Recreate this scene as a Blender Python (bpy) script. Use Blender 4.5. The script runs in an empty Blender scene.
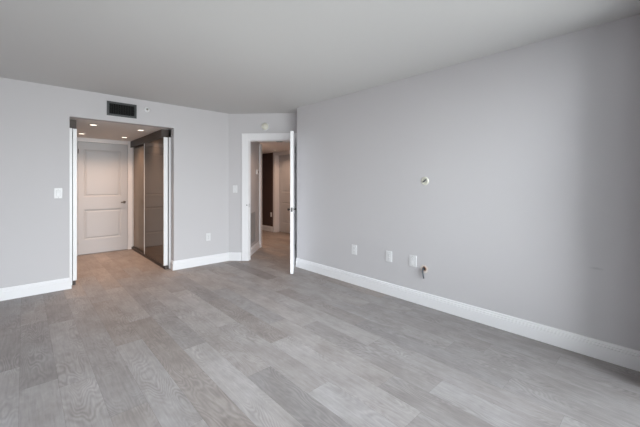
import bpy, bmesh, math, random
from mathutils import Vector, Matrix

scene = bpy.context.scene
COL = scene.collection
rad = math.radians

# ------------------------------------------------------------------ camera
cam_d = bpy.data.cameras.new('camera')
cam_d.sensor_width = 36.0
cam_d.lens = 18.0
cam_d.shift_y = -30.0 / 640.0
cam_d.clip_start = 0.02
cam = bpy.data.objects.new('camera', cam_d)
cam.location = (0.0, 0.0, 1.28)
cam.rotation_euler = (rad(90), 0, rad(-42.8))
COL.objects.link(cam)
scene.camera = cam

# ------------------------------------------------------------------ world: bright overcast sky over a pale city
world = bpy.data.worlds.new('sky')
scene.world = world
world.use_nodes = True
wn, wl = world.node_tree.nodes, world.node_tree.links
wn.clear()
w_out = wn.new('ShaderNodeOutputWorld')
w_bg = wn.new('ShaderNodeBackground')
w_tc = wn.new('ShaderNodeTexCoord')
w_sep = wn.new('ShaderNodeSeparateXYZ')
w_ramp = wn.new('ShaderNodeValToRGB')
w_map = wn.new('ShaderNodeMapRange')
w_map.inputs[1].default_value = -1
w_map.inputs[2].default_value = 1
wl.new(w_tc.outputs['Generated'], w_sep.inputs[0])
wl.new(w_sep.outputs['Z'], w_map.inputs[0])
wl.new(w_map.outputs[0], w_ramp.inputs[0])
e = w_ramp.color_ramp.elements
e[0].position = 0.0
e[0].color = (0.47, 0.475, 0.48, 1)
e[1].position = 1.0
e[1].color = (0.78, 0.88, 1.0, 1)
m1 = w_ramp.color_ramp.elements.new(0.47)
m1.color = (0.50, 0.505, 0.515, 1)
m2 = w_ramp.color_ramp.elements.new(0.53)
m2.color = (0.94, 0.955, 1.0, 1)
wl.new(w_ramp.outputs[0], w_bg.inputs['Color'])
w_bg.inputs['Strength'].default_value = 5.2
wl.new(w_bg.outputs[0], w_out.inputs[0])

# the window opening as a sampling portal for that sky (adds no light)
WIN_X0, WIN_X1, WIN_Z0, WIN_Z1 = -0.40, 2.84, 0.03, 2.34
pl = bpy.data.lights.new('sky_portal', 'AREA')
pl.shape = 'RECTANGLE'
pl.size = WIN_X1 - WIN_X0
pl.size_y = WIN_Z1 - WIN_Z0
pl.cycles.is_portal = True
po = bpy.data.objects.new('sky_portal', pl)
po.location = ((WIN_X0 + WIN_X1) / 2, -0.44, (WIN_Z0 + WIN_Z1) / 2)
po.rotation_euler = (rad(90), 0, 0)          # shines towards +Y
COL.objects.link(po)

vs = scene.view_settings
vs.view_transform = 'Standard'
vs.look = 'None'
vs.gamma = 1.0
vs.use_curve_mapping = False
vs.exposure = 1.42
scene.cycles.diffuse_bounces = 8
scene.cycles.max_bounces = 12
scene.cycles.sample_clamp_indirect = 6.0

DOWN_W = 15.0         # watts of each alcove downlight
HALL_W = 10.0
WARM = (1.0, 0.66, 0.46)

# ------------------------------------------------------------------ materials
def new_mat(name):
    m = bpy.data.materials.new(name)
    m.use_nodes = True
    nt = m.node_tree
    return m, nt.nodes, nt.links, nt.nodes['Principled BSDF']

def paint(name, col, rough=0.6, bump=0.02, scale=220, spec=0.3, metal=0.0):
    m, n, l, b = new_mat(name)
    b.inputs['Base Color'].default_value = (*col, 1)
    b.inputs['Roughness'].default_value = rough
    b.inputs['Metallic'].default_value = metal
    b.inputs['Specular IOR Level'].default_value = spec
    g = n.new('ShaderNodeNewGeometry')
    t = n.new('ShaderNodeTexNoise')
    t.inputs['Scale'].default_value = scale
    t.inputs['Detail'].default_value = 2
    bp = n.new('ShaderNodeBump')
    bp.inputs['Strength'].default_value = bump
    bp.inputs['Distance'].default_value = 0.002
    l.new(g.outputs['Position'], t.inputs['Vector'])
    l.new(t.outputs['Fac'], bp.inputs['Height'])
    l.new(bp.outputs['Normal'], b.inputs['Normal'])
    return m

def emitter(name, col, strength):
    m, n, l, b = new_mat(name)
    b.inputs['Base Color'].default_value = (0.8, 0.8, 0.8, 1)
    b.inputs['Emission Color'].default_value = (*col, 1)
    b.inputs['Emission Strength'].default_value = strength
    return m

M_WALL = paint('grey_wall_paint', (0.597, 0.583, 0.597), 0.65)
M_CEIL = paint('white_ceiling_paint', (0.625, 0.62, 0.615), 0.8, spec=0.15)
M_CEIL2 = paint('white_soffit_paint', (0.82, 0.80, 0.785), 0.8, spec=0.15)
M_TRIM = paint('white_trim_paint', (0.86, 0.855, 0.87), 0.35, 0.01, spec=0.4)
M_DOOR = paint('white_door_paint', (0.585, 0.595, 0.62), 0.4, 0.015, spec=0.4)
M_BROWN = paint('dark_brown_wall_paint', (0.105, 0.070, 0.062), 0.6)
M_PLATE = paint('white_plastic', (0.78, 0.78, 0.79), 0.3, 0.0, spec=0.5)
M_CREAM = paint('aged_cream_plastic', (0.70, 0.69, 0.60), 0.4, 0.0, spec=0.5)
M_SLOT = paint('dark_slot', (0.03, 0.03, 0.03), 0.6, 0.0)
M_JOINT = paint('plank_joint', (0.17, 0.155, 0.148), 0.7, 0.0)
M_VENT = paint('charcoal_metal', (0.018, 0.019, 0.02), 0.45, 0.0, metal=0.3)
M_VENTDK = paint('black_duct', (0.006, 0.006, 0.006), 0.8, 0.0)
M_VENTFR = paint('grey_vent_frame', (0.075, 0.078, 0.08), 0.4, 0.0, metal=0.4)
M_GRILLE = paint('grey_grille_metal', (0.40, 0.40, 0.41), 0.5, 0.0)
M_PANEL = paint('grey_panel_metal', (0.30, 0.30, 0.31), 0.5, 0.0)
M_NICKEL = paint('brushed_nickel', (0.30, 0.28, 0.26), 0.3, 0.01, metal=1.0)
M_DARKMETAL = paint('dark_metal', (0.08, 0.075, 0.07), 0.35, 0.0, metal=0.9)
M_BRONZE = paint('bronze_track', (0.082, 0.067, 0.060), 0.45, 0.0, metal=0.2)
M_ALU = paint('white_aluminium', (0.88, 0.88, 0.89), 0.3, 0.0, spec=0.5)
M_SEAL = paint('grey_rubber_seal', (0.12, 0.12, 0.13), 0.6, 0.0)
M_CABLE = paint('grey_cable', (0.10, 0.105, 0.12), 0.5, 0.0)
M_COPPER = paint('copper_fitting', (0.42, 0.22, 0.14), 0.4, 0.0, metal=0.8)
M_PLASTER = paint('cut_plaster', (0.78, 0.71, 0.66), 0.9, 0.2, 90)
M_CLOSET = paint('closet_panel_white', (0.6, 0.6, 0.6), 0.6)
M_LENS = emitter('downlight_lens', (1.0, 0.86, 0.70), 1.2)

def mirror_mat(name, col, dif):
    m, n, l, b = new_mat(name)
    n.remove(b)
    gl = n.new('ShaderNodeBsdfGlossy')
    gl.inputs['Color'].default_value = (*col, 1)
    gl.inputs['Roughness'].default_value = 0.03
    df = n.new('ShaderNodeBsdfDiffuse')
    df.inputs['Color'].default_value = (*dif, 1)
    ad = n.new('ShaderNodeAddShader')
    l.new(gl.outputs[0], ad.inputs[0]); l.new(df.outputs[0], ad.inputs[1])
    l.new(ad.outputs[0], n['Material Output'].inputs[0])
    return m
M_MIRROR = mirror_mat('dark_bronze_mirror', (0.180, 0.160, 0.146), (0.058, 0.050, 0.044))
M_MIRROR2 = mirror_mat('light_bronze_mirror', (0.22, 0.195, 0.170), (0.125, 0.103, 0.086))

def pane_mat():
    m, n, l, b = new_mat('window_glass')
    n.remove(b)
    out = n['Material Output']
    tr = n.new('ShaderNodeBsdfTransparent')
    tr.inputs[0].default_value = (0.96, 0.98, 0.97, 1)
    gl = n.new('ShaderNodeBsdfGlossy')
    gl.inputs['Roughness'].default_value = 0.0
    fr = n.new('ShaderNodeFresnel')
    fr.inputs[0].default_value = 1.45
    mx = n.new('ShaderNodeMixShader')
    l.new(fr.outputs[0], mx.inputs[0])
    l.new(tr.outputs[0], mx.inputs[1])
    l.new(gl.outputs[0], mx.inputs[2])
    l.new(mx.outputs[0], out.inputs[0])
    return m
M_GLASS = pane_mat()

def wall_right_mat():
    """Grey wall paint with one small scuff mark near the window end."""
    m = M_WALL.copy()
    m.name = 'grey_wall_paint_scuffed'
    n, l = m.node_tree.nodes, m.node_tree.links
    b = n['Principled BSDF']
    g = n.new('ShaderNodeNewGeometry')
    sub = n.new('ShaderNodeVectorMath'); sub.operation = 'SUBTRACT'
    sub.inputs[1].default_value = (3.09, 0.345, 0.655)
    mul = n.new('ShaderNodeVectorMath'); mul.operation = 'MULTIPLY'
    mul.inputs[1].default_value = (0, 26, 110)
    nz = n.new('ShaderNodeTexNoise'); nz.inputs['Scale'].default_value = 60
    add = n.new('ShaderNodeVectorMath'); add.operation = 'ADD'
    ln = n.new('ShaderNodeVectorMath'); ln.operation = 'LENGTH'
    mr = n.new('ShaderNodeMapRange')
    mr.inputs[1].default_value = 0.2; mr.inputs[2].default_value = 1.3
    mr.inputs[3].default_value = 0.5; mr.inputs[4].default_value = 0.0
    mix = n.new('ShaderNodeMix'); mix.data_type = 'RGBA'
    mix.inputs[6].default_value = (0.597, 0.583, 0.597, 1)
    mix.inputs[7].default_value = (0.40, 0.40, 0.41, 1)
    l.new(g.outputs['Position'], sub.inputs[0])
    l.new(sub.outputs[0], mul.inputs[0])
    l.new(g.outputs['Position'], nz.inputs['Vector'])
    l.new(mul.outputs[0], add.inputs[0])
    l.new(nz.outputs['Color'], add.inputs[1])
    add2 = n.new('ShaderNodeVectorMath'); add2.operation = 'SUBTRACT'
    add2.inputs[1].default_value = (0.5, 0.5, 0.5)
    l.new(add.outputs[0], add2.inputs[0])
    l.new(add2.outputs[0], ln.inputs[0])
    l.new(ln.outputs['Value'], mr.inputs[0])
    l.new(mr.outputs[0], mix.inputs[0])
    l.new(mix.outputs[2], b.inputs['Base Color'])
    return m

def floor_mat():
    m, n, l, b = new_mat('grey_oak_planks')
    geo = n.new('ShaderNodeNewGeometry')
    at = n.new('ShaderNodeAttribute'); at.attribute_name = 'plank'
    sepa = n.new('ShaderNodeSeparateColor')
    l.new(at.outputs['Color'], sepa.inputs[0])
    rnd = n.new('ShaderNodeMath'); rnd.operation = 'MULTIPLY'; rnd.inputs[1].default_value = 40
    l.new(sepa.outputs[1], rnd.inputs[0])
    sp = n.new('ShaderNodeSeparateXYZ'); l.new(geo.outputs['Position'], sp.inputs[0])

    def coords(kx, ky):
        c = n.new('ShaderNodeCombineXYZ')
        for i, k in ((0, kx), (1, ky)):
            q = n.new('ShaderNodeMath'); q.operation = 'MULTIPLY'; q.inputs[1].default_value = k
            l.new(sp.outputs[i], q.inputs[0]); l.new(q.outputs[0], c.inputs[i])
        l.new(rnd.outputs[0], c.inputs[2])
        return c
    def noise(kx, ky, detail, rough=0.5):
        t = n.new('ShaderNodeTexNoise'); t.inputs['Scale'].default_value = 1.0
        t.inputs['Detail'].default_value = detail; t.inputs['Roughness'].default_value = rough
        l.new(coords(kx, ky).outputs[0], t.inputs['Vector'])
        return t.outputs['Fac']

    def math_(op, a, c):
        q = n.new('ShaderNodeMath'); q.operation = op
        for i, v in ((0, a), (1, c)):
            if isinstance(v, (int, float)):
                q.inputs[i].default_value = v
            else:
                l.new(v, q.inputs[i])
        return q.outputs[0]

    def scale(sock, a, bb, lo=0.25, hi=0.75):
        r = n.new('ShaderNodeMapRange'); r.inputs[1].default_value = lo; r.inputs[2].default_value = hi
        r.inputs[3].default_value = a; r.inputs[4].default_value = bb
        l.new(sock, r.inputs[0]); return r.outputs[0]
    # fine streaks along the plank
    streak = noise(85, 5.0, 4, 0.6)
    # cathedral grain: contour lines of a stretched noise field, strong only in places
    field = noise(5.5, 1.25, 2, 0.45)
    cont = math_('SINE', math_('MULTIPLY', field, 210.0), 0.0)
    amp = scale(noise(5.0, 2.0, 1), 0.01, 0.12, 0.40, 0.66)
    grain = math_('ADD', 1.0, math_('MULTIPLY', cont, amp))
    # whitewash clouds and short cross scuffs
    cloud = noise(5.5, 3.4, 4, 0.6)
    fleck = noise(38, 16, 3, 0.6)
    v = math_('MULTIPLY', math_('MULTIPLY', scale(streak, 0.86, 1.10), grain), scale(fleck, 0.93, 1.06))
    v = math_('MULTIPLY', v, scale(cloud, 0.80, 1.16))
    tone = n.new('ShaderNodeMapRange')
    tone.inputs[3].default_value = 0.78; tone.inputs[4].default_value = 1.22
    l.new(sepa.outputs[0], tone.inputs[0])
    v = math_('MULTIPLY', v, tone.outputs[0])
    mixc = n.new('ShaderNodeMix'); mixc.data_type = 'RGBA'
    mixc.inputs[6].default_value = (0.350, 0.322, 0.311, 1)
    mixc.inputs[7].default_value = (0.352, 0.300, 0.268, 1)
    l.new(sepa.outputs[2], mixc.inputs[0])
    cool = n.new('ShaderNodeMix'); cool.data_type = 'RGBA'; cool.blend_type = 'MULTIPLY'
    cool.inputs[7].default_value = (0.97, 1.0, 1.045, 1)
    l.new(scale(cloud, 0.0, 1.0), cool.inputs[0])
    l.new(mixc.outputs[2], cool.inputs[6])
    sc = n.new('ShaderNodeVectorMath'); sc.operation = 'SCALE'
    l.new(cool.outputs[2], sc.inputs[0]); l.new(v, sc.inputs[3])
    l.new(sc.outputs[0], b.inputs['Base Color'])
    b.inputs['Roughness'].default_value = 0.5
    b.inputs['Specular IOR Level'].default_value = 0.35
    bp = n.new('ShaderNodeBump'); bp.inputs['Strength'].default_value = 0.12; bp.inputs['Distance'].default_value = 0.002
    l.new(streak, bp.inputs['Height']); l.new(bp.outputs['Normal'], b.inputs['Normal'])
    return m
M_FLOOR = floor_mat()

# ------------------------------------------------------------------ mesh helpers
def box(bm, x0, x1, y0, y1, z0, z1, bev=0.0, mi=0):
    vs_ = [bm.verts.new((x, y, z)) for z in (z0, z1) for y in (y0, y1) for x in (x0, x1)]
    idx = ((0, 2, 3, 1), (4, 5, 7, 6), (0, 1, 5, 4), (2, 6, 7, 3), (0, 4, 6, 2), (1, 3, 7, 5))
    fs = [bm.faces.new([vs_[i] for i in f]) for f in idx]
    for f in fs:
        f.material_index = mi
    if bev > 0:
        ed = list({e_ for f in fs for e_ in f.edges})
        bmesh.ops.bevel(bm, geom=ed, offset=bev, segments=2, profile=0.6, affect='EDGES')

def prism(bm, pts, z0, z1, mi=0):
    lo = [bm.verts.new((p[0], p[1], z0)) for p in pts]
    hi = [bm.verts.new((p[0], p[1], z1)) for p in pts]
    k = len(pts)
    bm.faces.new(lo[::-1]).material_index = mi
    bm.faces.new(hi).material_index = mi
    for i in range(k):
        bm.faces.new((lo[i], lo[(i + 1) % k], hi[(i + 1) % k], hi[i])).material_index = mi

def lathe(bm, prof, seg=32, axis='Z', loc=(0, 0, 0), smooth=True):
    """prof: list of (radius, height along axis)."""
    rings = []
    for r, h in prof:
        if r < 1e-6:
            ring = [(0, 0, h)]
        else:
            ring = [(r * math.cos(2 * math.pi * i / seg), r * math.sin(2 * math.pi * i / seg), h) for i in range(seg)]
        rr = []
        for x, y, z in ring:
            if axis == 'Y':      # height runs towards -y (out of a wall)
                x, y, z = x, -z, y
            elif axis == 'X':
                x, y, z = z, x, y
            rr.append(bm.verts.new((x + loc[0], y + loc[1], z + loc[2])))
        rings.append(rr)
    for a, c in zip(rings, rings[1:]):
        for i in range(seg):
            j = (i + 1) % seg
            if len(a) == 1 and len(c) == 1:
                continue
            if len(a) == 1:
                f = bm.faces.new((a[0], c[i], c[j]))
            elif len(c) == 1:
                f = bm.faces.new((a[i], a[j], c[0]))
            else:
                f = bm.faces.new((a[i], a[j], c[j], c[i]))
            f.smooth = smooth

def tube(bm, pts, radii, seg=12):
    pts = [Vector(p) for p in pts]
    rings = []
    up = Vector((0.13, 0.97, 0.21))
    for i, p in enumerate(pts):
        d = (pts[min(i + 1, len(pts) - 1)] - pts[max(i - 1, 0)]).normalized()
        a = d.cross(up).normalized()
        c = d.cross(a).normalized()
        r = radii[i] if isinstance(radii, (list, tuple)) else radii
        rings.append([bm.verts.new(p + a * r * math.cos(2 * math.pi * k / seg) + c * r * math.sin(2 * math.pi * k / seg)) for k in range(seg)])
    for a, c in zip(rings, rings[1:]):
        for k in range(seg):
            f = bm.faces.new((a[k], a[(k + 1) % seg], c[(k + 1) % seg], c[k]))
            f.smooth = True
    bm.faces.new(rings[0][::-1]); bm.faces.new(rings[-1])

def obj(name, bm, mats, parent=None, recalc=True):
    if recalc:
        bmesh.ops.recalc_face_normals(bm, faces=bm.faces)
    me = bpy.data.meshes.new(name)
    bm.to_mesh(me); bm.free()
    for m in (mats if isinstance(mats, (list, tuple)) else [mats]):
        me.materials.append(m)
    o = bpy.data.objects.new(name, me)
    COL.objects.link(o)
    if parent is not None:
        o.parent = parent
    return o

def new():
    return bmesh.new()

def struct(name, bm, m, parent=None):
    o = obj(name, bm, m, parent)
    if parent is None:
        o['kind'] = 'structure'
    return o

def thing(name, label, cat, loc, rotz=0.0, group=None):
    o = bpy.data.objects.new(name, None)
    o.empty_display_size = 0.05
    COL.objects.link(o)
    o.location = loc
    o.rotation_euler = (0, 0, rotz)
    o['label'] = label
    o['category'] = cat
    if group:
        o['group'] = group
    return o

def structroot(name, loc, rotz=0.0):
    o = bpy.data.objects.new(name, None)
    o.empty_display_size = 0.05
    COL.objects.link(o)
    o.location = loc
    o.rotation_euler = (0, 0, rotz)
    o['kind'] = 'structure'
    return o

def dup(root, loc, rotz=None, label=None, group=None):
    r = root.copy(); COL.objects.link(r); r.location = loc
    if rotz is not None:
        r.rotation_euler = (0, 0, rotz)
    if label:
        r['label'] = label
    if group:
        r['group'] = group
    for ch in list(root.children):
        c = ch.copy(); COL.objects.link(c); c.parent = r
        for g in list(ch.children):
            d = g.copy(); COL.objects.link(d); d.parent = c
    return r

# ------------------------------------------------------------------ plan of the place (metres)
H = 2.44                    # main ceiling
SOF = 2.10                  # dropped ceilings of alcove and hall
YB = 4.935                  # left wall face
XR = 3.09                   # right wall face
YE = 3.863                  # end of right wall
XS = -1.05                  # wall on the far left, out of view
YW = 0.10                  # window wall inner face
OX0, OX1 = 0.41, 1.626      # alcove opening
BT = 0.12                   # left wall thickness
YD = 7.10                   # alcove end wall
P0 = Vector((2.503, 4.935))
U = Vector((math.sqrt(.5), -math.sqrt(.5)))
N = Vector((math.sqrt(.5), math.sqrt(.5)))
S0, S1 = 0.322, 1.118       # doorway in the angled wall
DT = 2.010                  # doorway height
S_END = (P0.y - YE) / math.sqrt(.5)
def wc(s, n=0.0):
    p = P0 + U * s + N * n
    return (p.x, p.y)

R_B, R_A, R_C, R_H = 0.0, rad(-90), rad(-45), rad(45)   # wall facings (local -y points off the wall)

# ------------------------------------------------------------------ floor
def build_floor():
    bm = new()
    lay = bm.loops.layers.float_color.new('plank')
    rng = random.Random(11)
    W, L, X0 = 0.184, 1.22, -0.02
    ends = {-1: 3.06, 0: 2.71, 1: 3.80, 3: 2.93, 4: 3.355, 6: 1.88, 7: 3.924, 10: 0.986, 11: 1.60, 12: 1.91, 13: 1.16, 15: 1.75, 16: 0.95,
            14: 2.16, 8: 2.15, 5: 2.52, 9: 1.23}
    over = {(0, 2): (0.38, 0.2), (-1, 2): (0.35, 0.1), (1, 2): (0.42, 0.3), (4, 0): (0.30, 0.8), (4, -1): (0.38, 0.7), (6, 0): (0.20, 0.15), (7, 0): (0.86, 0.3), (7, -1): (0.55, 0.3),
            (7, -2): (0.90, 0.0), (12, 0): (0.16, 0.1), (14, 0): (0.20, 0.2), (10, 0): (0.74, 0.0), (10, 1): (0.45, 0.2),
            (-1, 1): (0.18, 0.1), (-1, 0): (0.70, 0.0), (0, 1): (0.22, 0.1), (1, 0): (0.62, 0.1), (1, 1): (0.22, 0.3),
            (0, 0): (0.76, 0.0), (0, -1): (0.7, 0.1), (1, -1): (0.78, 0.1), (2, -1): (0.66, 0.1), (3, -1): (0.7, 0.2), (3, 0): (0.72, 0.1), (3, 1): (0.35, 0.7), (2, 0): (0.72, 0.1), (5, 0): (0.84, 0.2),
            (5, -1): (0.78, 0.1), (6, 1): (0.62, 0.4), (8, 0): (0.80, 0.2), (8, -1): (0.62, 0.1), (9, 0): (0.36, 0.2),
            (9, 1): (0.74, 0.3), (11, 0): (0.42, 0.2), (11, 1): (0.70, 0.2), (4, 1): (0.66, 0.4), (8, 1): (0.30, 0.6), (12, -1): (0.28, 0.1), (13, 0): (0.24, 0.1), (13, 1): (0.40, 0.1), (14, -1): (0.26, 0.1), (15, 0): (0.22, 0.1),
            (15, 1): (0.34, 0.2), (15, -1): (0.25, 0.1), (16, 0): (0.25, 0.1), (16, 1): (0.22, 0.1), (11, -1): (0.62, 0.0), (10, -1): (0.6, 0.0)}  # planks by the window end of the right wall: shade put into their tone
    g = 0.0004
    xa, xb, ya, yb = XS - 0.1, 5.4, YW - 0.49, 8.2
    for k in range(-7, 31):
        x0, x1 = X0 + k * W, X0 + (k + 1) * W
        if x1 < xa or x0 > xb:
            continue
        end = ends.get(k, rng.uniform(0, L))
        for j in range(-5, 8):
            y1 = end + j * L
            y0 = y1 - L
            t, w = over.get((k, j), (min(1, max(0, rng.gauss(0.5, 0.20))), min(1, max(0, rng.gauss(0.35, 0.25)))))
            r = rng.random()
            if y0 > 4.4:
                w = 1.0           # browner in alcove and hall: warm lamp glow put into the plank colour
            cx0, cx1, cy0, cy1 = max(x0 + g, xa), min(x1 - g, xb), max(y0 + g, ya), min(y1 - g, yb)
            if cx1 <= cx0 or cy1 <= cy0:
                continue
            f = bm.faces.new([bm.verts.new(p) for p in ((cx0, cy0, 0), (cx1, cy0, 0), (cx1, cy1, 0), (cx0, cy1, 0))])
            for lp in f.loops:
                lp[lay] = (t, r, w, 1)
    # slab beneath, seen only as the fine dark joints
    n0 = len(bm.faces)
    box(bm, xa, xb, ya, yb, -0.10, -0.002, mi=1)
    return struct('floor', bm, [M_FLOOR, M_JOINT])
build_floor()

# ------------------------------------------------------------------ walls
bm = new()
Y2 = YB + BT
prism(bm, [(XS, YB), (OX0, YB), (OX0, Y2), (XS, Y2)], 0, H)
prism(bm, [(OX1, YB), (P0.x, YB), (P0.x + 0.0497, YB + BT), (OX1, Y2)], 0, H)
prism(bm, [(OX0, YB), (OX1, YB), (OX1, Y2), (OX0, Y2)], SOF, H)
struct('wall_left', bm, M_WALL)

bm = new()
prism(bm, [wc(0), wc(S0), wc(S0, BT), wc(0.0497, BT)], 0, H)
prism(bm, [wc(S1), wc(S_END), wc(S_END + BT, BT), wc(S1, BT)], 0, H)
prism(bm, [wc(S0), wc(S1), wc(S1, BT), wc(S0, BT)], DT, H)
struct('wall_corner', bm, M_WALL)

bm = new()
prism(bm, [(XR, YW), (wc(S_END)[0], YW), wc(S_END), wc(1.173), (XR, YE)], 0, H)
struct('wall_right', bm, wall_right_mat())

bm = new()
yo = YW - 0.50
box(bm, XS - 0.12, WIN_X0, yo, YW, 0, H)
box(bm, WIN_X1, wc(S_END)[0], yo, YW, 0, H)
box(bm, WIN_X0, WIN_X1, yo, YW, WIN_Z1, H)
box(bm, WIN_X0, WIN_X1, yo, yo + 0.14, 0, WIN_Z0)
struct('wall_rear', bm, M_WALL)

bm = new()
box(bm, XS - 0.12, XS, YW, Y2, 0, H)
struct('wall_side', bm, M_WALL)

# main ceiling
bm = new()
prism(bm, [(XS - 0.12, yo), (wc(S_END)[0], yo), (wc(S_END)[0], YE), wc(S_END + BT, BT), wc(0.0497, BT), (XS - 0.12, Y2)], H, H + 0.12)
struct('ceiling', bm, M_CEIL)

# added unseen wall outside the window, blocks sky light from the left
bm = new()
box(bm, -1.65, -1.5, -1.55, yo, -0.10, 2.75)
struct('wall_sky_block', bm, M_WALL)

# window (behind the camera): sliding glass door that lights the room
win = structroot('window_1', ((WIN_X0 + WIN_X1) / 2, yo, WIN_Z0))
ww, wh = (WIN_X1 - WIN_X0) / 2, WIN_Z1 - WIN_Z0
bm = new()
box(bm, -ww, -ww + 0.05, 0.02, 0.09, 0, wh)
box(bm, ww - 0.05, ww, 0.02, 0.09, 0, wh)
box(bm, -ww + 0.05, ww - 0.05, 0.02, 0.09, 0, 0.05)
box(bm, -ww + 0.05, ww - 0.05, 0.02, 0.09, wh - 0.05, wh)
box(bm, -0.03, 0.03, 0.02, 0.09, 0.05, wh - 0.05)
obj('window_frame', bm, M_ALU, win)
for a, c in ((-ww + 0.05, -0.03), (0.03, ww - 0.05)):
    bm = new()
    box(bm, a, c, 0.05, 0.056, 0.05, wh - 0.05)
    obj('window_pane', bm, M_GLASS, win)

# ------------------------------------------------------------------ alcove shell
CX0, CX1 = -0.15, 2.22       # backs of the two closets
bm = new()
box(bm, CX0, CX1, YD + 0.02, YD + 0.14, 0, SOF + 0.05)
struct('wall_alcove_end', bm, M_WALL)
bm = new()
box(bm, CX0 - 0.1, CX0, Y2, YD + 0.14, 0, SOF + 0.05)
struct('wall_alcove_left', bm, M_CLOSET)
bm = new()
box(bm, CX1, CX1 + 0.1, Y2, YD + 0.14, 0, SOF + 0.05)
struct('wall_alcove_right', bm, M_CLOSET)
bm = new()
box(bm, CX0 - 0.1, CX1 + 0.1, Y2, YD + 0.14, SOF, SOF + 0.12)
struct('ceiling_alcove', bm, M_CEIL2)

# ------------------------------------------------------------------ hall shell
HS = 0.262                   # left hall wall line, measured along the angled wall
HN = 1.16                    # where that wall ends
XF = 4.85                    # far hall wall
bm = new()
prism(bm, [wc(HS, BT), wc(HS, HN), wc(HS - 0.10, HN), wc(HS - 0.10, BT)], 0, SOF + 0.1)
struct('wall_hall_left', bm, M_WALL)
e0 = wc(HS - 0.10, HN)
bm = new()
prism(bm, [(e0[0] - 0.10, e0[1] - 0.02), (e0[0] - 0.0, e0[1] + 0.02), (e0[0], 7.95), (e0[0] - 0.10, 7.95)], 0, SOF + 0.1)
struct('wall_hall_side', bm, M_WALL)
bm = new()
box(bm, e0[0] - 0.1, XF + 0.3, 7.95, 8.07, 0, SOF + 0.1)
struct('wall_hall_end', bm, M_BROWN)
bm = new()
box(bm, XF, XF + 0.14, 7.075, 7.95, 0, SOF + 0.1)
struct('wall_hall_dark', bm, M_BROWN)
DY0, DY1 = 6.15, 6.965       # hall doorway
rn = 1.45
q0, q1 = wc(rn, BT), (XF, wc(rn, BT)[1] + (XF - wc(rn, BT)[0]))
bm = new()
box(bm, XF, XF + 0.14, DY1, 7.075, 0, SOF + 0.1)
box(bm, XF, XF + 0.14, q1[1] - 0.2, DY0, 0, SOF + 0.1)
box(bm, XF, XF + 0.14, DY0, DY1, 2.04, SOF + 0.1)
box(bm, XF + 0.20, XF + 0.26, q1[1] - 0.2, 7.95, 0, SOF + 0.1)
struct('wall_hall_far', bm, M_WALL)
bm = new()
prism(bm, [q0, (q0[0] + 0.1, q0[1] - 0.1), (q1[0], q1[1] - 0.2), q1], 0, SOF + 0.1)
struct('wall_hall_right', bm, M_WALL)
bm = new()
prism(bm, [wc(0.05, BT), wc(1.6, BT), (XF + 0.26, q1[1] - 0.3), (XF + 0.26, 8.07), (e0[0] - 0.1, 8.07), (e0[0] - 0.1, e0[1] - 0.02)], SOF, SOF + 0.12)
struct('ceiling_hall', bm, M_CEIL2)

# ------------------------------------------------------------------ baseboards: moulded profile extruded along a run
BH = 0.135
PROF = [(0.0, 0.0), (0.018, 0.0), (0.018, 0.095), (0.009, 0.0975), (0.009, 0.1035), (0.0165, 0.105), (0.0165, 0.112),
        (0.008, 0.1145), (0.008, 0.1195), (0.0125, 0.121), (0.0105, 0.130), (0.006, 0.135), (0.0, 0.135)]
def base_run(bm, p, q, off, e0_=0.0, e1_=0.0):
    """run from p to q along a wall; off = unit vector off the wall; e0_/e1_ = mitre slope at the ends."""
    p, q, off = Vector(p), Vector(q), Vector(off)
    d = (q - p).normalized()
    A, B = [], []
    for t, z in PROF:
        a = p + off * t + d * (e0_ * t)
        c = q + off * t + d * (e1_ * t)
        A.append(bm.verts.new((a.x, a.y, z))); B.append(bm.verts.new((c.x, c.y, z)))
    for i in range(len(PROF)):
        j = (i + 1) % len(PROF)
        bm.faces.new((A[i], A[j], B[j], B[i]))
    bm.faces.new(A[::-1]); bm.faces.new(B)

bm = new()
base_run(bm, (XS, YB), (OX0, YB), (0, -1), 1, 1)
base_run(bm, (OX0, YB), (OX0, YB + 0.10), (1, 0), -1, 0)
struct('baseboard_left', bm, M_TRIM)
t8 = math.tan(rad(22.5))
bm = new()
base_run(bm, (OX1, YB), P0, (0, -1), -1, -t8)
base_run(bm, (OX1, YB + 0.10), (OX1, YB), (-1, 0), 0, 1)
struct('baseboard_center', bm, M_TRIM)
CAS = 0.100
bm = new()
base_run(bm, P0, wc(S0 - CAS - 0.006), -N, t8, 0)
struct('baseboard_corner', bm, M_TRIM)
bm = new()
base_run(bm, (XR, YW), (XR, YE), (-1, 0), 0, t8)
base_run(bm, (XR, YE), Vector((XR, YE)) + N * 0.318, -U, -t8, 0)
struct('baseboard_right', bm, M_TRIM)
bm = new()
base_run(bm, wc(HS, BT), wc(HS, HN), U, 0, 0)
struct('baseboard_hall_left', bm, M_TRIM)
bm = new()
base_run(bm, (XF, 7.95), (XF, 7.08), (-1, 0), 0, 0)
struct('baseboard_hall_far', bm, M_TRIM)

# ------------------------------------------------------------------ door casings (moulded) and jambs
def casing_section(bm, x0, x1, z0, z1, t=0.018, inner='R'):
    """a flat board with a thicker back band, local frame (x along wall, -y off wall)."""
    box(bm, x0, x1, -t, 0, z0, z1, 0.003)

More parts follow.
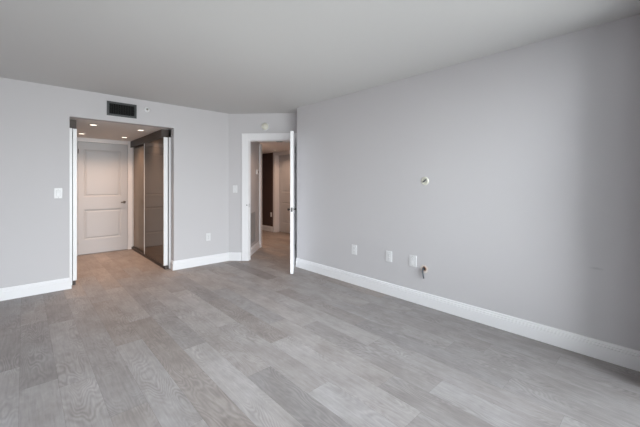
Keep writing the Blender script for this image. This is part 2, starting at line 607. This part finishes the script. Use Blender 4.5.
def casing(name, loc, rotz, w, h, cw, depth, cr=None, t=0.018):
    cr = cw if cr is None else cr
    """loc = doorway's lower left corner on the wall face; builds casing and jamb lining."""
    root = structroot(name, loc, rotz)
    bm = new()
    box(bm, -cw, 0, -t, 0, 0, h + cw, 0.003)
    box(bm, -cw, -cw + 0.022, -t - 0.006, -t + 0.001, 0, h + cw, 0.002)
    obj('side_casing', bm, M_TRIM, root)
    bm = new()
    box(bm, w, w + cr, -t, 0, 0, h + cw, 0.003)
    box(bm, w + cr - 0.022, w + cr, -t - 0.006, -t + 0.001, 0, h + cw, 0.002)
    obj('side_casing', bm, M_TRIM, root)
    bm = new()
    box(bm, 0, w, -t, 0, h, h + cw, 0.003)
    box(bm, -cw + 0.022, w + cr - 0.022, -t - 0.006, -t + 0.001, h + cw - 0.022, h + cw, 0.002)
    obj('head_casing', bm, M_TRIM, root)
    if depth > 0:
        bm = new()
        j = 0.014
        box(bm, 0, j, -t + 0.004, depth, 0, h)
        box(bm, w - j, w, -t + 0.004, depth, 0, h)
        box(bm, j, w - j, -t + 0.004, depth, h - j, h)
        # door stop strips
        box(bm, j, j + 0.010, 0.045, 0.08, 0, h - j)
        box(bm, w - j - 0.010, w - j, 0.045, 0.08, 0, h - j)
        box(bm, j, w - j, 0.045, 0.08, h - j - 0.010, h - j)
        obj('jamb', bm, M_TRIM, root)
    return root

tr = casing('trim_1', (*wc(S0), 0), R_C, S1 - S0, DT, CAS, BT, 0.051)
bm = new()
box(bm, 0.0138, 0.0155, 0.000, 0.032, 0.885, 0.945, 0.0005)
o = obj('strike_plate', bm, M_NICKEL, tr)
bm = new()
lathe(bm, [(0.0, 0.0), (0.009, 0.0), (0.009, 0.0022), (0.0, 0.0022)], 16, 'Y', (-0.014, -0.0182, 0.922))
obj('strike_hole', bm, M_DARKMETAL, tr)
# casing that finishes the end of the hall wall
bm = new()
r_ = structroot('trim_2', (*wc(HS, HN - 0.10), 0), R_H)
box(bm, 0.0, 0.115, -0.036, 0.0, 0.0, SOF - 0.03, 0.003)
box(bm, 0.1153, 0.130, -0.036, 0.10, 0.0, SOF - 0.03, 0.003)
obj('corner_board', bm, M_TRIM, r_)

# ------------------------------------------------------------------ two panel doors
def ring(bm, x0, x1, z0, z1, y, wdt, dep):
    """rectangular moulding frame: outer edge at (x0..x1,z0..z1), a sunk ovolo going in by wdt."""
    steps = [(0.0, 0.0), (0.25, -0.5), (0.5, -1.0), (0.8, -0.45), (1.0, -0.3)]
    rings = []
    for u_, v_ in steps:
        i = u_ * wdt
        yy = y - v_ * dep
        rings.append([bm.verts.new(p) for p in ((x0 + i, yy, z0 + i), (x1 - i, yy, z0 + i), (x1 - i, yy, z1 - i), (x0 + i, yy, z1 - i))])
    for a, c in zip(rings, rings[1:]):
        for k in range(4):
            bm.faces.new((a[k], a[(k + 1) % 4], c[(k + 1) % 4], c[k]))
    return rings[-1]

def panel_face(bm, w, h, y, panels, mould, dep, flip=False):
    """front skin of a door with moulded sunk panels: panels = [(x0,x1,z0,z1)] sharing x0,x1."""
    x0, x1 = panels[0][0], panels[0][1]
    zs = [0.0]
    for p in sorted(panels, key=lambda q: q[2]):
        zs += [p[2], p[3]]
    zs.append(h)
    sgn = 1 if not flip else -1
    for i in range(len(zs) - 1):
        if i % 2 == 0:
            q = [(0, zs[i]), (w, zs[i]), (w, zs[i + 1]), (0, zs[i + 1])]
            bm.faces.new([bm.verts.new((a, y, c)) for a, c in q])
        else:
            for a0, a1 in ((0, x0), (x1, w)):
                q = [(a0, zs[i]), (a1, zs[i]), (a1, zs[i + 1]), (a0, zs[i + 1])]
                bm.faces.new([bm.verts.new((a, y, c)) for a, c in q])
            last = ring(bm, x0, x1, zs[i], zs[i + 1], y, mould, dep * sgn)
            bm.faces.new(last)

def door_leaf(bm, w, h, t, panels, mould=0.045, dep=0.009):
    panel_face(bm, w, h, 0.0, panels, mould, dep)
    panel_face(bm, w, h, t, panels, mould, dep, flip=True)
    for q in (((0, 0, 0), (w, 0, 0), (w, t, 0), (0, t, 0)), ((0, 0, h), (w, 0, h), (w, t, h), (0, t, h)),
              ((0, 0, 0), (0, t, 0), (0, t, h), (0, 0, h)), ((w, 0, 0), (w, t, 0), (w, t, h), (w, 0, h))):
        bm.faces.new([bm.verts.new(p) for p in q])
    bmesh.ops.remove_doubles(bm, verts=bm.verts, dist=1e-5)

def lever(parent, x, z, y, direction=-1, back=False):
    """lever handle: rose and lever; sits on the door face at local y, off towards -y (or +y)."""
    s = -1 if not back else 1
    bm = new()
    lathe(bm, [(0, 0), (0.026, 0), (0.026, 0.006), (0.022, 0.009), (0.009, 0.010), (0.009, 0.030), (0, 0.030)], 24, 'Y')
    tube(bm, [(0, -0.028, 0), (0, -0.046, 0), (direction * 0.012, -0.052, 0), (direction * 0.035, -0.052, 0.0), (direction * 0.066, -0.050, -0.001)],
         [0.011, 0.011, 0.012, 0.0125, 0.010], 14)
    if back:
        bmesh.ops.scale(bm, vec=(1, -1, 1), verts=bm.verts)
    o = obj('lever_handle', bm, M_NICKEL, parent)
    o.location = (x, y, z)
    return o

def hinge(parent, x, z, y, mat):
    bm = new()
    tube(bm, [(0, 0, -0.05), (0, 0, 0.05)], 0.006, 12)
    tube(bm, [(0, 0, -0.054), (0, 0, -0.049)], 0.0045, 10)
    tube(bm, [(0, 0, 0.049), (0, 0, 0.056)], 0.0045, 10)
    bmesh.ops.scale(bm, vec=(0.8, 0.8, 0.75), verts=bm.verts)
    o = obj('hinge', bm, mat, parent)
    o.location = (x, y, z)

# closed door at the end of the alcove
DW = 0.772
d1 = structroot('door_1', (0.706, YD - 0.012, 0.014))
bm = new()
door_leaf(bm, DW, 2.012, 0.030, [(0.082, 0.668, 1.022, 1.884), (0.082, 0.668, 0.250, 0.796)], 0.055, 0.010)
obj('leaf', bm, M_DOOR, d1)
lever(d1, 0.716, 0.908, 0.0, -1)
for z in (1.84, 1.02, 0.22):
    hinge(d1, 0.004, z, -0.004, M_DARKMETAL if z > 1.5 else M_DOOR)
casing('trim_3', (0.700, YD + 0.02, 0), 0.0, 0.784, 2.03, 0.079, 0.0, t=0.040)

# open door of the room: leaf swung nearly edge-on to the right wall's end
hx, hy = 3.2926, 4.156
fx, fy = 2.776, 3.549
LW = math.hypot(fx - hx, fy - hy)
ang = math.atan2(fy - hy, fx - hx)
# local x runs hinge -> free edge; local +y is to its left = away from the wall end (hall side seen on the left)
d2 = structroot('door_2', (hx, hy, 0.012), ang)
bm = new()
T2 = 0.042
# the leaf lies on the left of the traced right-hand face: towards local -y
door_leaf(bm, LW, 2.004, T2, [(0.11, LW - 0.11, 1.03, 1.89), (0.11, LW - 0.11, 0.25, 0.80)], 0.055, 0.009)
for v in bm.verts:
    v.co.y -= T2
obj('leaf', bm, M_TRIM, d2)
bm = new()
box(bm, LW - 0.0005, LW + 0.0012, -T2 / 2 - 0.012, -T2 / 2 + 0.012, 0.872, 0.930, 0.0004)
box(bm, LW, LW + 0.008, -T2 / 2 - 0.006, -T2 / 2 + 0.006, 0.893, 0.909, 0.001)
obj('latch_plate', bm, M_DARKMETAL, d2)
def knob(parent, x, y, z, back):
    bm = new()
    lathe(bm, [(0, 0), (0.027, 0), (0.027, 0.004), (0.020, 0.008), (0.009, 0.010), (0.009, 0.022), (0.020, 0.030), (0.024, 0.040), (0.020, 0.049), (0, 0.052)], 24, 'Y')
    if back:
        bmesh.ops.scale(bm, vec=(1, -1, 1), verts=bm.verts)
    bmesh.ops.scale(bm, vec=(0.85, 0.85, 0.85), verts=bm.verts)
    o = obj('knob', bm, M_DARKMETAL, parent)
    o.location = (x, y, z)
knob(d2, LW - 0.06, 0.0, 0.901, True)
knob(d2, LW - 0.06, -T2, 0.901, False)
for z in (1.82, 1.02, 0.22):
    bm = new()
    tube(bm, [(0, 0, -0.05), (0, 0, 0.05)], 0.007, 12)
    box(bm, 0.0, 0.03, -0.008, -0.005, -0.05, 0.05)
    o = obj('hinge', bm, M_DARKMETAL, d2)
    o.location = (-0.004, 0.008, z)

# door at the far side of the hall
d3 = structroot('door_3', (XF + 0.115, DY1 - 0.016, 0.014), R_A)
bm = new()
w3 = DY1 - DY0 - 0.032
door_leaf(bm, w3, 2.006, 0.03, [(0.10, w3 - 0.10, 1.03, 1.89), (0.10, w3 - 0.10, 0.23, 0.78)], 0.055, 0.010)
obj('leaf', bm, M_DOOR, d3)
lever(d3, w3 - 0.06, 0.905, 0.0, -1)
casing('trim_4', (XF, DY1, 0), R_A, DY1 - DY0, 2.04 - 0.0, 0.055, 0.115)

# ------------------------------------------------------------------ mirrored sliding closets of the alcove
def closet(name, label, loc, rotz, length, near_left):
    """local: x along the run, -y towards the alcove, doors from z 0.055 to 1.975.
    near_left: True when the end nearest the room is at x = 0."""
    root = thing(name, label, 'closet', loc, rotz)
    def X(a, c):
        return (a, c) if near_left else (length - c, length - a)
    bm = new()
    box(bm, *X(0.10, length), 0.004, 0.100, 1.985, SOF - 0.002)
    obj('header_track', bm, M_BRONZE, root)
    bm = new()
    box(bm, *X(0.10, length), -0.004, 0.004, 1.975, SOF - 0.002)
    obj('header_fascia', bm, M_BRONZE, root)
    bm = new()
    box(bm, *X(0.006, length), 0.012, 0.100, 0.001, 0.046, 0.002)
    obj('floor_track', bm, M_BRONZE, root)
    bm = new()
    j0, j1 = (0.047, 0.084) if near_left else (0.070, 0.100)
    box(bm, *X(0.0, 0.030), j0, j1, 0.001, 1.975, 0.002)
    obj('side_jamb', bm, M_ALU, root)
    for (a, c, y0) in ((0.006, 1.075, 0.0), (0.985, length - 0.004, 0.042)):
        th = 0.034
        d = new()
        s = 0.026 if y0 > 0 else 0.030
        x0, x1 = X(a, c)
        tn = (0.040 if near_left else 0.056) if y0 == 0 else th
        f = new()
        xn0, xn1 = X(a, a + 0.020)
        xf0, xf1 = X(c - 0.016, c)
        box(f, xn0, xn1, y0 + 0.0, y0 + tn, 0.055, 1.972, 0.002)
        d.free()
        lo, hi = min(xn1, xf1), max(xn0, xf0)
        m_ = new()
        box(m_, lo, hi, y0 + 0.006, y0 + 0.020, 0.060, 1.968)
        p = obj('sliding_door', m_, M_MIRROR if y0 == 0 else M_MIRROR2, root)
        obj('stile', f, M_ALU, p)
        f = new()
        box(f, xf0, xf1, y0 + 0.0, y0 + th, 0.055, 1.972, 0.002)
        obj('stile', f, M_ALU, p)
        for za, zb in ((0.050, 0.0598), (1.9682, 1.974)):
            r = new()
            box(r, lo, hi, y0 + 0.003, y0 + th, za, zb)
            obj('rail', r, M_BRONZE, p)
    return root
LEN = YD - 0.02 - (Y2 + 0.012)
closet('mirrored_closet', 'bronze mirrored sliding closet doors on the right side of the alcove',
       (1.530, YD - 0.02, 0), R_A, LEN, False)
closet('mirrored_closet', 'sliding closet doors on the left side of the alcove, seen as white frame edges',
       (0.495, Y2 + 0.012, 0), rad(90), LEN, True)

# ------------------------------------------------------------------ recessed downlights
def downlight(loc, label, group, watts, r=0.058, cone=132):
    root = thing('recessed_downlight', label, 'downlight', loc, 0.0, group)
    bm = new()
    lathe(bm, [(r * 0.74, -0.001), (r * 0.76, -0.006), (r, -0.004), (r, 0.0)], 36)
    obj('trim_ring', bm, M_PLATE, root)
    bm = new()
    lathe(bm, [(0, -0.003), (r * 0.74, -0.002)], 36)
    obj('lens', bm, M_LENS, root)
    L_ = bpy.data.lights.new('downlight_lamp', 'SPOT')
    L_.energy = watts; L_.color = WARM
    L_.spot_size = rad(cone); L_.spot_blend = 1.0; L_.shadow_soft_size = 0.04
    lo = bpy.data.objects.new('downlight_lamp', L_)
    COL.objects.link(lo); lo.parent = root
    lo.location = (0, 0, -0.012)
    return root
ga = 'recessed downlights in the alcove ceiling'
downlight((0.715, 5.43, SOF), 'recessed downlight at the front left of the alcove ceiling', ga, DOWN_W)
downlight((1.320, 5.48, SOF), 'recessed downlight at the front right of the alcove ceiling', ga, DOWN_W)
downlight((0.700, 6.52, SOF), 'recessed downlight at the back left of the alcove ceiling', ga, DOWN_W)
downlight((1.310, 6.53, SOF), 'recessed downlight at the back right of the alcove ceiling', ga, DOWN_W)
gh = 'recessed downlights in the hall ceiling'
downlight((4.514, 6.50, SOF), 'recessed hall downlight in front of the far panelled door', gh, HALL_W, 0.05, 150)
downlight((3.66, 5.79, SOF), 'recessed hall downlight above the white end of the hall wall', gh, HALL_W * 1.9, 0.05, 150)

downlight((*wc(0.78, 0.46), SOF), 'added recessed hall downlight, out of view just inside the open doorway', gh, HALL_W * 0.55, 0.05, 150)  # added lamp hidden behind the door head, brightens the hall wall

# ------------------------------------------------------------------ air vent over the alcove
def air_vent():
    root = thing('air_vent', 'charcoal rectangular air vent high on the wall above the alcove', 'vent', (0.9645, YB, 2.263), R_B)
    hw, hh = 0.172, 0.093
    bm = new()
    fw = 0.026
    for a in ((-hw, hw, hh - fw, hh), (-hw, hw, -hh, -hh + fw), (-hw, -hw + fw, -hh + fw, hh - fw), (hw - fw, hw, -hh + fw, hh - fw)):
        box(bm, a[0], a[1], -0.012, -0.0005, a[2], a[3], 0.002)
    obj('frame', bm, M_VENTFR, root)
    bm = new()
    box(bm, -hw + fw, hw - fw, -0.003, -0.0006, -hh + fw, hh - fw)
    obj('duct_opening', bm, M_VENTDK, root)
    bm = new()
    k = 15
    for i in range(k):
        x = -hw + fw + (i + 0.5) * (2 * (hw - fw)) / k
        box(bm, x - 0.0012, x + 0.0012, -0.010, -0.003, -hh + fw, hh - fw)
    obj('louvres', bm, M_VENT, root)
air_vent()

def sprinkler(loc, rotz):
    root = thing('sprinkler_head', 'small round white sprinkler cap beside the charcoal vent', 'sprinkler', loc, rotz)
    bm = new()
    lathe(bm, [(0.036, 0.0005), (0.036, 0.004), (0.030, 0.008), (0.016, 0.009)], 32, 'Y')
    lathe(bm, [(0.016, 0.009), (0.014, 0.004), (0.0, 0.004)], 32, 'Y')
    obj('escutcheon', bm, M_PLATE, root)
    bm = new()
    lathe(bm, [(0, 0.004), (0.009, 0.004), (0.008, 0.016), (0.012, 0.017), (0.012, 0.020), (0, 0.020)], 20, 'Y')
    obj('nozzle', bm, M_NICKEL, root)
sprinkler((1.267, YB, 2.314), R_B)

def alarm():
    root = thing('smoke_alarm', 'round cream smoke alarm on the wall above the open doorway', 'smoke alarm', (*wc(0.610), 2.221), R_C)
    bm = new()
    lathe(bm, [(0.068, 0.0005), (0.068, 0.012), (0.062, 0.020), (0.056, 0.022)], 40, 'Y')
    obj('base', bm, M_PLATE, root)
    bm = new()
    lathe(bm, [(0.056, 0.022), (0.055, 0.030), (0.046, 0.038), (0.020, 0.042), (0, 0.043)], 40, 'Y')
    obj('cover', bm, M_CREAM, root)
    bm = new()
    lathe(bm, [(0, 0.043), (0.008, 0.043), (0.007, 0.046), (0, 0.046)], 16, 'Y', (0, -0.001, 0))
    obj('test_button', bm, M_PLATE, root)
alarm()

# ------------------------------------------------------------------ wall plates
def plate(root, w=0.072, h=0.118):
    bm = new()
    box(bm, -w / 2, w / 2, -0.006, -0.0004, -h / 2, h / 2, 0.0022)
    obj('cover_plate', bm, M_PLATE, root)

def screws(root, zs):
    for z in zs:
        bm = new()
        lathe(bm, [(0, 0), (0.0032, 0), (0.0028, 0.0012), (0, 0.0014)], 12, 'Y')
        o = obj('screw', bm, M_NICKEL, root)
        o.location = (0, -0.006, z)

def outlet(loc, rotz, label, group=None, w=0.074, h=0.120):
    root = thing('power_outlet', label, 'outlet', loc, rotz, group)
    plate(root, w, h)
    for s in (-1, 1):
        bm = new()
        box(bm, -0.0165, 0.0165, -0.0080, -0.0058, s * 0.0215 - 0.0145, s * 0.0215 + 0.0145, 0.0009)
        f = obj('socket', bm, M_PLATE, root)
        bm = new()
        for x in (-0.0065, 0.0065):
            box(bm, x - 0.0010, x + 0.0010, -0.0083, -0.0078, s * 0.0215 - 0.001, s * 0.0215 + 0.0075)
        box(bm, -0.002, 0.002, -0.0083, -0.0078, s * 0.0215 - 0.010, s * 0.0215 - 0.006)
        obj('slots', bm, M_SLOT, f)
    screws(root, (0.0,))
    return root

def decora(loc, rotz, label, name, cat, part, group=None, w=0.076, h=0.122):
    root = thing(name, label, cat, loc, rotz, group)
    plate(root, w, h)
    bm = new()
    # rocker: two faces tilted about the middle
    pts = [(-0.0060, -0.034), (-0.0105, -0.034), (-0.0078, 0.0), (-0.0095, 0.034), (-0.0060, 0.034)]
    A = [bm.verts.new((-0.0165, y, z)) for y, z in pts]
    B = [bm.verts.new((0.0165, y, z)) for y, z in pts]
    for i in range(len(pts)):
        j = (i + 1) % len(pts)
        bm.faces.new((A[i], A[j], B[j], B[i]))
    bm.faces.new(A[::-1]); bm.faces.new(B)
    obj(part, bm, M_PLATE, root)
    bm = new()
    for a in ((-0.0180, -0.0166, -0.0355, 0.0355), (0.0166, 0.0180, -0.0355, 0.0355), (-0.0166, 0.0166, 0.0341, 0.0355), (-0.0166, 0.0166, -0.0355, -0.0341)):
        box(bm, a[0], a[1], -0.0064, -0.0058, a[2], a[3])
    obj('gap', bm, M_PANEL, root)
    screws(root, (0.049, -0.049))
    return root

decora((0.303, YB, 1.163), R_B, 'white rocker light switch on the left wall beside the alcove', 'light_switch', 'light switch', 'rocker')
decora((*wc(0.108), 1.188), R_C, 'white rocker light switch on the angled wall beside the open doorway', 'light_switch', 'light switch', 'rocker')
outlet((2.150, YB, 0.431), R_B, 'white outlet low on the wall between the alcove and the doorway', None)
go = 'white wall plates low on the right wall'
outlet((XR, 2.692, 0.438), R_A, 'white outlet on the right wall, nearest the open door', go, 0.084, 0.122)
outlet((XR, 2.166, 0.440), R_A, 'white outlet on the right wall, middle one of the three plates', go, 0.084, 0.122)
decora((XR, 1.856, 0.443), R_A, 'white wall plate right beside the dark cable stub', 'wall_plate', 'wall plate', 'insert', go, 0.086, 0.120)

# cable stub hanging out of a hole in the wall
cs = thing('cable_stub', 'dark cable stub with a copper end hanging from a hole low in the right wall', 'cable', (XR, 1.725, 0.385), R_A)
bm = new()
rng = random.Random(5)
vs0 = [bm.verts.new((0.042 * (1 + rng.uniform(-.2, .2)) * math.cos(a), -0.0012, 0.042 * (1 + rng.uniform(-.2, .2)) * math.sin(a)))
       for a in [2 * math.pi * i / 22 for i in range(22)]]
fc = bm.faces.new(vs0)
bmesh.ops.extrude_face_region(bm, geom=[fc])
for v in vs0:
    v.co.y = -0.0002
obj('hole_edge', bm, M_PLASTER, cs)
bm = new()
lathe(bm, [(0, 0.0014), (0.016, 0.0014), (0.016, 0.0018), (0, 0.0018)], 24, 'Y')
obj('hole', bm, M_SLOT, cs)
bm = new()
tube(bm, [(0.0, -0.001, 0.004), (0.0, -0.022, 0.004), (0.001, -0.034, -0.006), (0.002, -0.033, -0.032), (0.004, -0.026, -0.068), (0.006, -0.020, -0.098)],
     [0.008, 0.008, 0.008, 0.008, 0.0075, 0.006], 14)
obj('cable', bm, M_CABLE, cs)
bm = new()
tube(bm, [(0.010 + 0.020 * math.cos(a), -0.018 - 0.004 * math.sin(2 * a), 0.004 + 0.022 * math.sin(a)) for a in [math.pi * (0.75 - 1.5 * i / 14) for i in range(15)]], 0.0042, 10)
obj('copper_loop', bm, M_COPPER, cs)

# round cable gland higher up
cg = thing('cable_port', 'round cream cable port high on the right wall with a grey wire end', 'cable port', (XR, 1.715, 1.306), R_A)
bm = new()
lathe(bm, [(0.044, 0.0004), (0.043, 0.004), (0.036, 0.007), (0.024, 0.006), (0.020, 0.0035), (0, 0.003)], 36, 'Y')
obj('collar', bm, M_CREAM, cg)
bm = new()
tube(bm, [(-0.022, -0.006, -0.012), (-0.006, -0.012, -0.004), (0.008, -0.014, 0.006), (0.018, -0.010, 0.016)], [0.006, 0.007, 0.007, 0.006], 12)
obj('wire_end', bm, M_CABLE, cg)

# ------------------------------------------------------------------ hall fittings
eg = thing('return_grille', 'grey return air grille low on the hall wall behind the doorway', 'grille', (*wc(HS, 0.475), 0.475), R_H)
bm = new()
gw, gh_ = 0.235, 0.275
for a in ((-gw, gw, gh_ - 0.022, gh_), (-gw, gw, -gh_, -gh_ + 0.022), (-gw, -gw + 0.022, -gh_ + 0.022, gh_ - 0.022), (gw - 0.022, gw, -gh_ + 0.022, gh_ - 0.022)):
    box(bm, a[0], a[1], -0.010, -0.0005, a[2], a[3], 0.002)
obj('frame', bm, M_GRILLE, eg)
bm = new()
box(bm, -gw + 0.022, gw - 0.022, -0.0022, -0.0006, -gh_ + 0.022, gh_ - 0.022)
obj('backing', bm, M_PANEL, eg)
bm = new()
k = 26
for i in range(k):
    z = -gh_ + 0.022 + (i + 0.5) * (2 * gh_ - 0.044) / k
    vsq = [bm.verts.new(p) for p in ((-gw + 0.022, -0.009, z - 0.006), (gw - 0.022, -0.009, z - 0.006), (gw - 0.022, -0.003, z + 0.005), (-gw + 0.022, -0.003, z + 0.005))]
    bm.faces.new(vsq)
obj('slats', bm, M_GRILLE, eg)

ep = thing('breaker_panel', 'grey metal breaker panel on the hall wall just inside the doorway', 'breaker panel', (*wc(HS, 0.235), 1.54), R_H)
bm = new()
box(bm, -0.085, 0.085, -0.006, -0.0005, -0.25, 0.25, 0.002)
obj('frame', bm, M_GRILLE, ep)
bm = new()
box(bm, -0.068, 0.068, -0.010, -0.006, -0.232, 0.232, 0.002)
obj('cover_door', bm, M_PANEL, ep)

th = thing('thermostat', 'white thermostat with a dark screen on the hall wall', 'thermostat', (*wc(HS, 0.865), 1.50), R_H)
bm = new()
box(bm, -0.055, 0.055, -0.026, -0.0005, -0.045, 0.045, 0.004)
obj('housing', bm, M_PLATE, th)
bm = new()
box(bm, 0.005, 0.045, -0.0275, -0.0262, -0.022, 0.028)
obj('screen', bm, M_SLOT, th)

outlet((XF, 7.15, 0.45), R_A, 'white outlet on the dark brown wall at the far end of the hall', None)

cv = thing('ceiling_vent', 'small dark slotted vent in the hall ceiling', 'vent', (3.66, 5.12, SOF), rad(-45))
bm = new()
box(bm, -0.065, 0.065, -0.05, 0.05, -0.006, -0.0005, 0.002)
obj('frame', bm, M_GRILLE, cv)
bm = new()
for i in range(4):
    y = -0.033 + i * 0.022
    box(bm, -0.05, 0.05, y - 0.006, y + 0.006, -0.0072, -0.0058)
obj('slots', bm, M_SLOT, cv)
sd = thing('ceiling_sensor', 'small round white sensor in the hall ceiling beside the slotted vent', 'sensor', (3.77, 5.02, SOF))
bm = new()
lathe(bm, [(0.045, -0.0005), (0.045, -0.010), (0.036, -0.020), (0, -0.022)], 28)
obj('body', bm, M_PLATE, sd)
